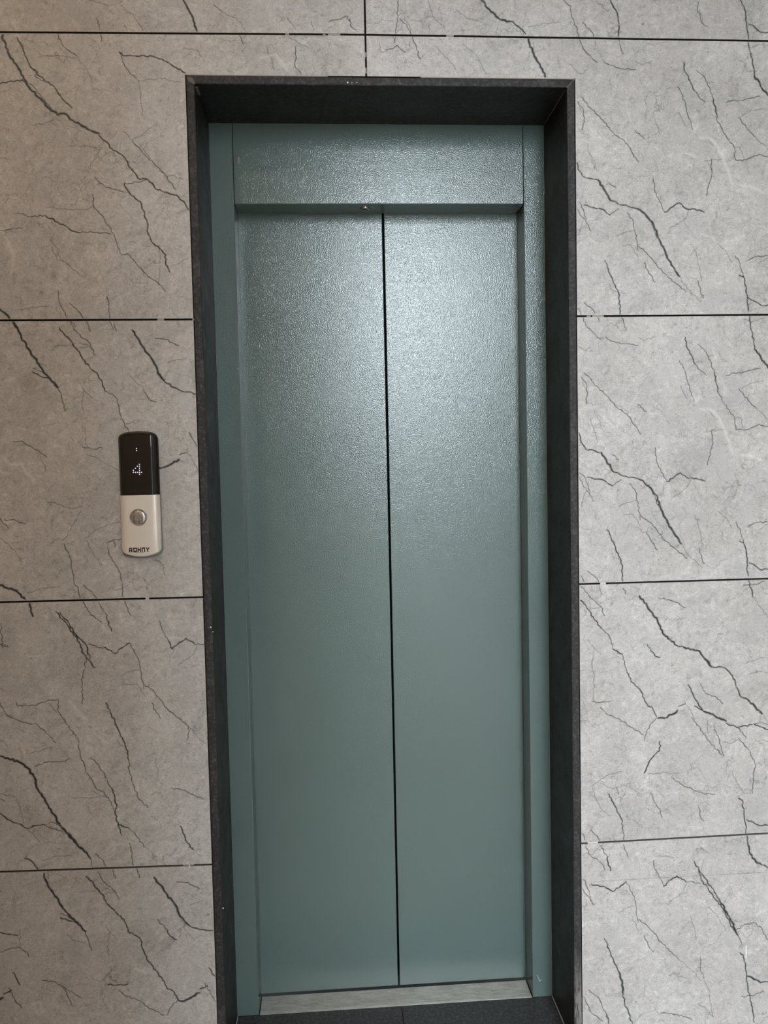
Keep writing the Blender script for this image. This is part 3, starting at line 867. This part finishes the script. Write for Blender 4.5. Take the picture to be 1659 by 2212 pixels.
seam_box(FR - 0.0012, FR + 0.0004, 0.012, D1 - 0.001, FZ - 0.0012, FZ + 0.0004, mat=M_SMEAR)
seam_box(FL + 0.0002, FL + 0.005, 0.010, 0.042, FZ - 0.0035, FZ + 0.0004, name='cement_smear', mat=M_SMEAR)
seam_box(FR - 0.0022, FR + 0.0004, 0.0, D1 - 0.001, -0.0005, 0.0022)
seam_box(FL - 0.0004, FL + 0.0018, 0.0, D1 - 0.001, -0.0005, 0.0018)
# thin cement line between tiles and the top slab
bm = bmesh.new()
box(bm, XL, XL + 0.30, -0.0008, 0.009, ZT, ZT + 0.0018)
obj('grout_line', bm, M_CEMENT, trim)
bm = bmesh.new()
box(bm, XL + 0.50, XR, -0.0008, 0.009, ZT, ZT + 0.0018)
obj('grout_line', bm, M_CEMENT, trim)
# paint and plaster specks on the granite
for (u, v, s) in ((751, 178, 4), (760, 179, 2.5), (771, 178.5, 2.5), (864, 180, 2), (482, 1962, 4), (455, 1355, 4), (460, 1365, 3)):
    q = pix(u, v, 1, -PR)
    bm = bmesh.new()
    disc_lathe(bm, q.x, -PR, q.z, [(s * 0.0005, 0.0002), (s * 0.0004, -0.0006), (0, -0.0008)], 8)
    obj('plaster_speck', bm, M_WHITE, trim, True)

# ------------------------------------------------------------------ lift frame
frame = empty('trim_2', (0, 0, 0))
tag(frame, 'green-grey painted steel frame and header around the elevator doors', 'door frame', kind='structure')


def jamb(x_out, x_in, zt):
    """folded sheet: front plate and a return towards the doors"""
    bm = bmesh.new()
    s = 1 if x_in > x_out else -1
    t = 0.0015
    r = 0.0018
    prof = [(x_out, D1), (x_in - s * r, D1), (x_in - s * r * 0.3, D1 + r * 0.3), (x_in, D1 + r), (x_in, D2 - 0.004), (x_in - s * t, D2 - 0.004), (x_in - s * t, D1 + t + r), (x_in - s * (t + r), D1 + t), (x_out, D1 + t)]
    a = [bm.verts.new((x, y, 0.0)) for x, y in prof]
    b = [bm.verts.new((x, y, zt)) for x, y in prof]
    n = len(prof)
    bm.faces.new(a); bm.faces.new(b)
    for i in range(n):
        j = (i + 1) % n
        bm.faces.new((a[i], a[j], b[j], b[i]))
    return obj('jamb', bm, M_PAINT, frame)


jamb(FL - 0.004, JL, FZ + 0.01)
jamb(FR + 0.004, JR, FZ + 0.01)
bm = bmesh.new()
t, r = 0.0015, 0.0018
xa, xb = JL + 0.0018, JR - 0.0018
prof = [(D1 + 0.0003, FZ + 0.01), (D1 + 0.0003, HZ + r), (D1 + 0.0003 + r * 0.3, HZ + r * 0.3), (D1 + r, HZ), (D2 - 0.003, HZ), (D2 - 0.003, HZ + t), (D1 + t + r, HZ + t), (D1 + t, HZ + t + r), (D1 + t, FZ + 0.01)]
a = [bm.verts.new((xa, y, z)) for y, z in prof]
b = [bm.verts.new((xb, y, z)) for y, z in prof]
bm.faces.new(a); bm.faces.new(b)
for i in range(len(prof)):
    j = (i + 1) % len(prof)
    bm.faces.new((a[i], a[j], b[j], b[i]))
header = obj('header', bm, M_PAINT, frame)
# filler behind the gaps beside the header so they read black
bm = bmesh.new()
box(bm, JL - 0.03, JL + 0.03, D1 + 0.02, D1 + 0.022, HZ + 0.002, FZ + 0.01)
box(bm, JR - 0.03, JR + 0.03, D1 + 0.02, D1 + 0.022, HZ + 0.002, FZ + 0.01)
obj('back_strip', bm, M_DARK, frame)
# key switch in the underside of the header
q = pix(788.5, 453.5, 2, HZ - 0.004)
bm = bmesh.new()
disc_lathe(bm, 0, 0, 0, [(0.0115, 0.001), (0.0118, -0.003), (0.0105, -0.0042), (0.0065, -0.0042), (0.0062, -0.002), (0.0045, -0.002), (0.0042, -0.0046), (0.0, -0.0048)], 28, [0, 0, 0, 1, 1, 1, 0])
bmesh.ops.rotate(bm, verts=bm.verts, cent=(0, 0, 0), matrix=Matrix.Rotation(math.radians(90), 3, 'X'))
bmesh.ops.translate(bm, verts=bm.verts, vec=(q.x, q.y, HZ))
lock = obj('key_switch', bm, [M_CHROME, M_DARK], header, True)
lock['label'] = 'small round metal key switch under the header'
# old sticker residue at the left of the header
q = pix(516, 345, 1, D1)
bm = bmesh.new()
prism_y(bm, [(q.x - 0.003, q.z - 0.008), (q.x + 0.001, q.z - 0.010), (q.x + 0.003, q.z - 0.003), (q.x + 0.002, q.z + 0.006), (q.x - 0.001, q.z + 0.008), (q.x - 0.003, q.z + 0.002)], D1 - 0.0002, D1 + 0.001)
obj('glue_residue', bm, plain('dry_glue', (0.24, 0.21, 0.14), 0.8), header)
# a tick-shaped scratch low on one jamb
sc_pts = [pix(u, v, 1, D1) for u, v in ((1159.6, 2106), (1161.0, 2105.8), (1166.2, 2117.8), (1169.6, 2115.2), (1169.8, 2117.0), (1165.4, 2120.4))]
bm = bmesh.new()
prism_y(bm, [(q.x, q.z) for q in sc_pts], D1 - 0.0002, D1 + 0.001)
obj('paint_scratch', bm, plain('pale_scratch', (0.33, 0.38, 0.36), 0.6), frame)

# ------------------------------------------------------------------ the two sliding doors
def door(name, xa, xb, dy, label):
    bm = bmesh.new()
    box(bm, xa, xb, D2 + dy, D2 + dy + 0.024, 0.004, HZ + 0.05, bevel=0.0012)
    o = obj(name, bm, M_PAINT)
    return tag(o, label, 'door', 'sliding elevator doors', 'structure')


door('door_1', JL - 0.03, CX - 0.0026, 0.0, 'green-grey sliding elevator door on the side of the call panel')
door('door_2', CX + 0.0026, JR + 0.03, 0.0, 'green-grey sliding elevator door on the side away from the call panel')

# ------------------------------------------------------------------ sill
sill = empty('door_sill', (0, D1, 0))
tag(sill, 'worn ribbed aluminium sill under the elevator doors', 'sill')
bm = bmesh.new()
box(bm, JL + 0.002, JR - 0.002, 0.0, D2 - D1 - 0.0032, -0.03, -0.0026)
obj('track_plate', bm, M_RIBGAP, sill)
bm = bmesh.new()
box(bm, JL + 0.002, JR - 0.002, D2 - D1 - 0.0032, D2 - D1 + 0.05, -0.03, -0.018)
obj('running_groove', bm, M_DARK, sill)
ribs = 13
y_end = D2 - D1 - 0.0035
pitch = (y_end - 0.005) / ribs
bm = bmesh.new()
box(bm, JL + 0.002, JR - 0.002, 0.0, 0.0045, -0.0024, 0.0006, bevel=0.0005)
obj('nosing', bm, M_SILL, sill)
bm = bmesh.new()
for i in range(ribs):
    ya = 0.0058 + i * pitch
    box(bm, JL + 0.002, JR - 0.002, ya, ya + pitch * 0.48, -0.0028, 0.0)
tag(obj('ribs', bm, M_SILL, sill), kind='stuff')

# ------------------------------------------------------------------ floor
floor = empty('floor', (0, 0, 0))
tag(floor, 'dark granite floor in front of the elevator sill', 'floor', kind='structure')
for xa, xb in ((FL, CX - 0.001), (CX + 0.001, FR)):
    bm = bmesh.new()
    box(bm, xa, xb, 0.0, D1 - 0.001, -0.03, -0.0005)
    obj('threshold_slab', bm, M_GFLOOR, floor)
bm = bmesh.new()
box(bm, XB[0] - 0.1, XB[4] + 0.1, REAR_Y - 1.6, -0.001, -0.06, -0.0008)
obj('floor_slab', bm, M_FLOORT, floor)
bm = bmesh.new()
box(bm, XL, XR, -0.001, D2 + 0.3, -0.08, -0.031)
obj('subfloor', bm, M_DARK, floor)

# ------------------------------------------------------------------ black sheet for the unlit lift shaft behind the doors
shaft = empty('wall_shaft', (0, 0, 0))
tag(shaft, 'black sheet standing for the unlit lift shaft behind the elevator doors', 'shaft wall', kind='structure')
bm = bmesh.new()
box(bm, XL - 0.1, XR + 0.1, D2 + 0.10, D2 + 0.12, -0.05, ZCEIL)
obj('shaft_dark_sheet', bm, M_DARK, shaft)

# ------------------------------------------------------------------ call panel
pc_t = pix(299, 931, 1, -0.012)
PZ1 = pix(299, 931, 1, -0.010).z           # top of the arch
PZ0 = pix(303, 1203, 1, -0.010).z          # bottom of the arch
PZS = pix(300, 1069.5, 1, -0.014).z        # where black meets steel
PX = 0.5 * (pix(259.5, 1069, 1, -0.008).x + pix(344.8, 1069, 1, -0.008).x)
PW = 0.5 * (pix(344.8, 1069, 1, -0.008).x - pix(259.5, 1069, 1, -0.008).x)
panel = empty('elevator_call_panel', (PX, 0, PZ0))
tag(panel, 'elevator call panel with black display showing 4 above brushed steel plate', 'call panel')


def zarch(s, H, sag, rc):
    """outline height at |x| = s (0..1 of half width): a shallow arch with rounded corners"""
    x = abs(s) * PW
    z = H - sag * (x / PW) ** 2
    xe = PW - rc
    if x > xe:
        d = min(1.0, (x - xe) / rc)
        z -= rc * (1 - math.sqrt(max(0.0, 1 - d * d)))
    return z


def shell(name, z_in, H, sgn, y_side, y_face, inset_x, inset_z, mats, sag, rc, grow=0.0, bevel_mat=0):
    """half of the panel from the split line out to its arched end (sgn +1 up, -1 down), heights measured from the split"""
    cols = []
    S = [-1, -0.995, -0.98, -0.95, -0.9, -0.85, -1 + inset_x / PW] + [-0.6, -0.4, -0.2, 0, 0.2, 0.4, 0.6] + [1 - inset_x / PW, 0.85, 0.9, 0.95, 0.98, 0.995, 1]
    S = sorted(set(round(s, 5) for s in S))
    bm = bmesh.new()
    grid = []
    for s in S:
        Z = zarch(s, H, sag, rc)
        ax = min(1.0, (1 - abs(s)) * PW / inset_x)
        col = []
        rows = [0.0, 0.2, 0.4, 0.6, 0.8]
        zs = [r_ * max(0.0, Z - inset_z) for r_ in rows] + [Z - inset_z * k for k in (1.0, 0.66, 0.33, 0.12, 0.0)]
        zs = [min(max(z, 0.0), Z) for z in zs]
        for z in zs:
            az = min(1.0, max(0.0, (Z - z) / inset_z))
            k = min(math.sin(ax * math.pi / 2) ** 0.9, math.sin(az * math.pi / 2) ** 0.9)
            y = y_side + (y_face - y_side) * k
            col.append(bm.verts.new((s * (PW + grow), y, sgn * (z + (grow if z == Z else 0)))))
        grid.append(col)
    for i in range(len(S) - 1):
        for j in range(len(grid[0]) - 1):
            q = [grid[i][j], grid[i + 1][j], grid[i + 1][j + 1], grid[i][j + 1]]
            try:
                f = bm.faces.new(q)
            except ValueError:
                continue
            cx_ = abs(0.5 * (S[i] + S[i + 1]))
            if len(mats) > 1 and cx_ < 1 - inset_x / PW - 1e-4 and j < 5:
                f.material_index = 1
    # skirt back to the wall
    rim = [c[-1] for c in grid]
    left, right = grid[0], grid[-1]
    loop = left + rim[1:-1] + right[::-1]
    bk = [bm.verts.new((v.co.x, 0.0, v.co.z)) for v in loop]
    for i in range(len(loop) - 1):
        bm.faces.new((loop[i], loop[i + 1], bk[i + 1], bk[i]))
    bmesh.ops.remove_doubles(bm, verts=bm.verts, dist=1e-6)
    o = obj(name, bm, mats, panel, False)
    for p in o.data.polygons:
        p.use_smooth = True
    o.data.set_sharp_from_angle(angle=math.radians(28))
    o.location = (0, 0, PZS - PZ0)
    return o


YF = -0.0175
top = shell('display_cover', 0, PZ1 - PZS, 1, -0.0065, YF, 0.0125, 0.0075, [M_GLOSS, M_SCREEN], 0.006, 0.012)
top['label'] = 'glossy black display cover'
plate = shell('face_plate', 0, PZS - PZ0, -1, -0.0085, YF, 0.0095, 0.0030, [M_STEEL, M_STEEL], 0.011, 0.008)
plate['label'] = 'brushed steel face plate'
# grey base behind the plate
bm = bmesh.new()
pts = []
for k in range(33):
    s = -1 + 2 * k / 32
    pts.append((s * (PW + 0.0012), -zarch(s, PZS - PZ0 + 0.0035, 0.006, 0.012) + PZS - PZ0))
pts = [(-PW - 0.0012, PZS - PZ0)] + pts[:] + [(PW + 0.0012, PZS - PZ0)]
prism_y(bm, pts, -0.0062, 0.0)
obj('base', bm, M_GREYPL, panel)
# lit dots
def P7(x, y):     # a point of the panel seen in the close view, on the face plane, local to the panel
    q = pix(230 + x / 7.136, 910 + y / 7.136, 1, YF)
    return q.x - PX, q.z - PZ0


def dots(name, L):
    bm = bmesh.new()
    for x, y in L:
        cx_, cz_ = P7(x, y)
        disc_lathe(bm, cx_, YF - 0.0001, cz_, [(0.00135, 0.0002), (0.0013, -0.0002), (0, -0.0004)], 10)
    return obj(name, bm, M_LED, panel)


dots('lit_colon', [(463, 420), (465, 452)])
dots('lit_digit', [(507, 664), (476, 694), (509, 694), (446, 725), (509, 725), (415, 756), (509, 756), (415, 787), (447, 787), (480, 787), (510, 787), (541, 787), (511, 817)])
# push button
bx_, bz_ = P7(495, 1480)
bm = bmesh.new()
disc_lathe(bm, bx_, YF, bz_, [(0.0186, 0.0004), (0.0182, -0.0010), (0.0170, -0.0014), (0.0163, -0.0010), (0.0160, 0.0)], 48)
ring = obj('button_ring', bm, M_CHROME, panel, True)
bm = bmesh.new()
disc_lathe(bm, bx_, YF, bz_, [(0.0161, -0.0002), (0.0150, -0.0002), (0.0148, -0.0004)], 48)
obj('button_groove', bm, M_GREYPL, panel)
bm = bmesh.new()
disc_lathe(bm, bx_, YF, bz_, [(0.0149, 0.0), (0.0147, -0.0014), (0.0135, -0.0020), (0.007, -0.0023), (0, -0.0024)], 48)
button = obj('button', bm, M_BUTTON, panel, True)
# arrow pointing down, hooked barbs
yb = YF - 0.0026
A = 0.0001372
def AP(x, y): return bx_ + (x - 495) * A, bz_ - (y - 1480) * A
arrow = [(480, 1405), (500, 1405), (500, 1470), (545, 1440), (550, 1462), (515, 1500), (492, 1520), (470, 1502), (432, 1462), (440, 1440), (480, 1472)]
bm = bmesh.new()
prism_y(bm, [AP(*p) for p in arrow][::-1], yb, YF - 0.0020)
obj('arrow_mark', bm, M_ARROW, button)


def text_mesh(name, body, x, z, h, w, y, mat, parent, bold=0.0):
    cu = bpy.data.curves.new(name, 'FONT')
    cu.body = body
    cu.align_x = 'CENTER'
    cu.offset = bold
    cu.extrude = 0.004
    to = bpy.data.objects.new(name, cu)
    C.objects.link(to)
    bpy.context.view_layer.update()
    me = bpy.data.meshes.new_from_object(to.evaluated_get(bpy.context.evaluated_depsgraph_get()))
    bpy.data.objects.remove(to)
    xs = [v.co.x for v in me.vertices]; ys = [v.co.y for v in me.vertices]
    sx = w / (max(xs) - min(xs)); sy = h / (max(ys) - min(ys))
    for v in me.vertices:
        v.co = ((v.co.x - 0.5 * (max(xs) + min(xs))) * sx + x, y - v.co.z * 0.02, (v.co.y - min(ys)) * sy + z)
    return link(name, me, mat, parent)


tx, tz = AP(497, 1556)
text_mesh('button_word', 'DOWN', tx, tz, 0.0038, 0.013, yb, M_ARROW, button)


# maker's name: squared block letters drawn as strokes on a 5 x 5 cell
def block_word():
    x0, z1_ = P7(348, 1951)
    x1, z0_ = P7(668, 2011)
    W_, H_ = x1 - x0, z1_ - z0_
    st = 0.24
    L = []
    def R(ch, a, b, c, d): L.append((ch + a, b, ch + c, d))
    t = 0.24
    v = 0.26
    # R
    R(0, 0, 0, t, 1); R(0, 0, 1 - v, .82, 1); R(0, .58, .42, .82, 1); R(0, 0, .34, .82, .34 + v * .8)
    # O
    o_ = 1.02
    R(o_, 0, 0, t, 1); R(o_, .62, 0, .86, 1); R(o_, 0, 0, .86, v); R(o_, 0, 1 - v, .86, 1)
    # H with a notched bar
    o_ = 2.04
    R(o_, 0, 0, t, 1); R(o_, .60, 0, .84, 1); R(o_, 0, .36, .84, .36 + v)
    # N as an arch
    o_ = 3.04
    R(o_, 0, 0, t, 1); R(o_, .60, 0, .84, 1); R(o_, 0, 1 - v, .84, 1)
    # Y
    o_ = 4.02
    tot = 5.0
    bm = bmesh.new()
    for i, (a, b, c, d) in enumerate(L):
        X0, X1 = x0 + a / tot * W_, x0 + c / tot * W_
        Z0, Z1 = z0_ + b * H_, z0_ + d * H_
        box(bm, X0, X1, YF - 0.00035 - i * 1e-6, YF + 0.0004, Z0, Z1)
    prism_y(bm, [(x0 + a / tot * W_, z0_ + b * H_) for a, b in ((.30, .40), (.62, .40), (.92, 0), (.60, 0))][::-1], YF - 0.0004, YF + 0.0004)
    for pl in ([(0, 1), (.28, 1), (.49, .66), (.70, 1), (.98, 1), (.62, .42), (.62, 0), (.36, 0), (.36, .42)],):
        prism_y(bm, [(x0 + (o_ + a) / tot * W_, z0_ + b * H_) for a, b in pl][::-1], YF - 0.0004, YF + 0.0004)
    obj('printed_name', bm, M_PRINT, panel)
    a, b = P7(441, 2032)
    c, d = P7(579, 2018)
    text_mesh('printed_word', 'ELEVATORS', 0.5 * (a + c), b, d - b, c - a, YF - 0.0003, M_PRINT, panel, 0.02)


block_word()

# ------------------------------------------------------------------ unseen landing, passage and yard, built only to shape the light
ceiling = empty('ceiling', (0, 0, 0))
tag(ceiling, 'unseen cream painted ceiling of the landing, there to shape the light', 'ceiling', kind='structure')
bm = bmesh.new()
box(bm, XB[0] - 0.1, XB[4] + 0.1, CEIL_Y, 0.3, ZCEIL, ZCEIL + 0.12)
obj('ceiling_slab', bm, M_CEIL, ceiling)
bm = bmesh.new()
box(bm, -2.02, -1.92, REAR_Y, -0.0005, 0, ZCEIL)
tag(obj('wall_left', bm, M_BEIGE), 'unseen beige painted side wall of the landing, there to shape the light', 'wall', kind='structure')
bm = bmesh.new()
box(bm, -2.02, REAR_X, REAR_Y - 0.12, REAR_Y, 0, ZCEIL)
tag(obj('wall_rear', bm, M_BEIGE), 'unseen beige painted rear wall of the landing, there to shape the light', 'wall', kind='structure')
bm = bmesh.new()
box(bm, REAR_X, RIGHT_X, REAR_Y - 0.12, REAR_Y, 3.08, ZCEIL)  # added strip that trims the top of the sky opening
tag(obj('wall_added_lintel', bm, M_BEIGE), 'unseen beige lintel added to trim the sky above the opening', 'lintel', kind='structure')
bm = bmesh.new()
box(bm, RIGHT_X, RIGHT_X + 0.12, REAR_Y - 0.12, -0.0005, 0, ZCEIL)
tag(obj('wall_right', bm, M_BEIGE), 'unseen beige painted side wall beside the open end, there to shape the light', 'wall', kind='structure')
bm = bmesh.new()
box(bm, REAR_X - 0.2, REAR_X, -8.0, REAR_Y - 0.12, 0, 4.2)  # added blocker that narrows the sky reaching the doors
tag(obj('wall_added_alley', bm, M_RENDER), 'unseen tall wall added to narrow the strip of sky', 'wall', kind='structure')
bm = bmesh.new()
box(bm, RIGHT_X, RIGHT_X + 0.2, -7.0, REAR_Y - 0.12, 0, 5.5)  # tall blocker added so less sky shows over it
tag(obj('wall_added_passage', bm, M_RENDER), 'unseen tall wall added to cut off the sky on the far side', 'wall', kind='structure')
bm = bmesh.new()
box(bm, -14, 14, -20, REAR_Y - 1.6, -0.3, -0.01)  # pale ground added for bounced light low on the doors
tag(obj('ground', bm, make_wall_paint('pale_concrete', (0.45, 0.44, 0.42))), 'unseen pale concrete yard added to bounce light onto the doors', 'ground', kind='structure')
bm = bmesh.new()
box(bm, -9, 9, -12.0, -10.0, -0.3, 2.0)  # added to keep the sky off the lower part of the doors
tag(obj('wall_added_yard', bm, M_RENDER), 'unseen wall added to hide the sky low down', 'wall', kind='structure')

# unseen round lamp, added to warm the left half of the landing
lamp = empty('added_ceiling_lamp', (LAMP_POS[0], LAMP_POS[1], ZCEIL))
tag(lamp, 'unseen round lamp added to warm the left of the landing', 'lamp')
bm = bmesh.new()
disc_lathe(bm, 0, 0, 0, [(0.15, 0.0), (0.15, -0.03), (0.135, -0.035)], 36)
bmesh.ops.rotate(bm, verts=bm.verts, cent=(0, 0, 0), matrix=Matrix.Rotation(math.radians(-90), 3, 'X'))
for v in bm.verts: v.co.z = -abs(v.co.z)
obj('lamp_rim', bm, M_WHITE, lamp, True)
bm = bmesh.new()
disc_lathe(bm, 0, 0, 0, [(0.135, -0.034), (0.11, -0.05), (0.06, -0.058), (0, -0.06)], 36)
bmesh.ops.rotate(bm, verts=bm.verts, cent=(0, 0, 0), matrix=Matrix.Rotation(math.radians(-90), 3, 'X'))
for v in bm.verts: v.co.z = -abs(v.co.z)
obj('lamp_diffuser', bm, make_emit('lamp_glow', LAMP_COLOR, 3.0), lamp, True)
ld = bpy.data.lights.new('lamp_light', 'AREA')
ld.shape = 'DISK'
ld.size = 0.26
ld.energy = LAMP_WATTS
ld.color = LAMP_COLOR
lo_ = bpy.data.objects.new('lamp_light', ld)
C.objects.link(lo_)
lo_.parent = lamp
lo_.location = (0, 0, -0.066)
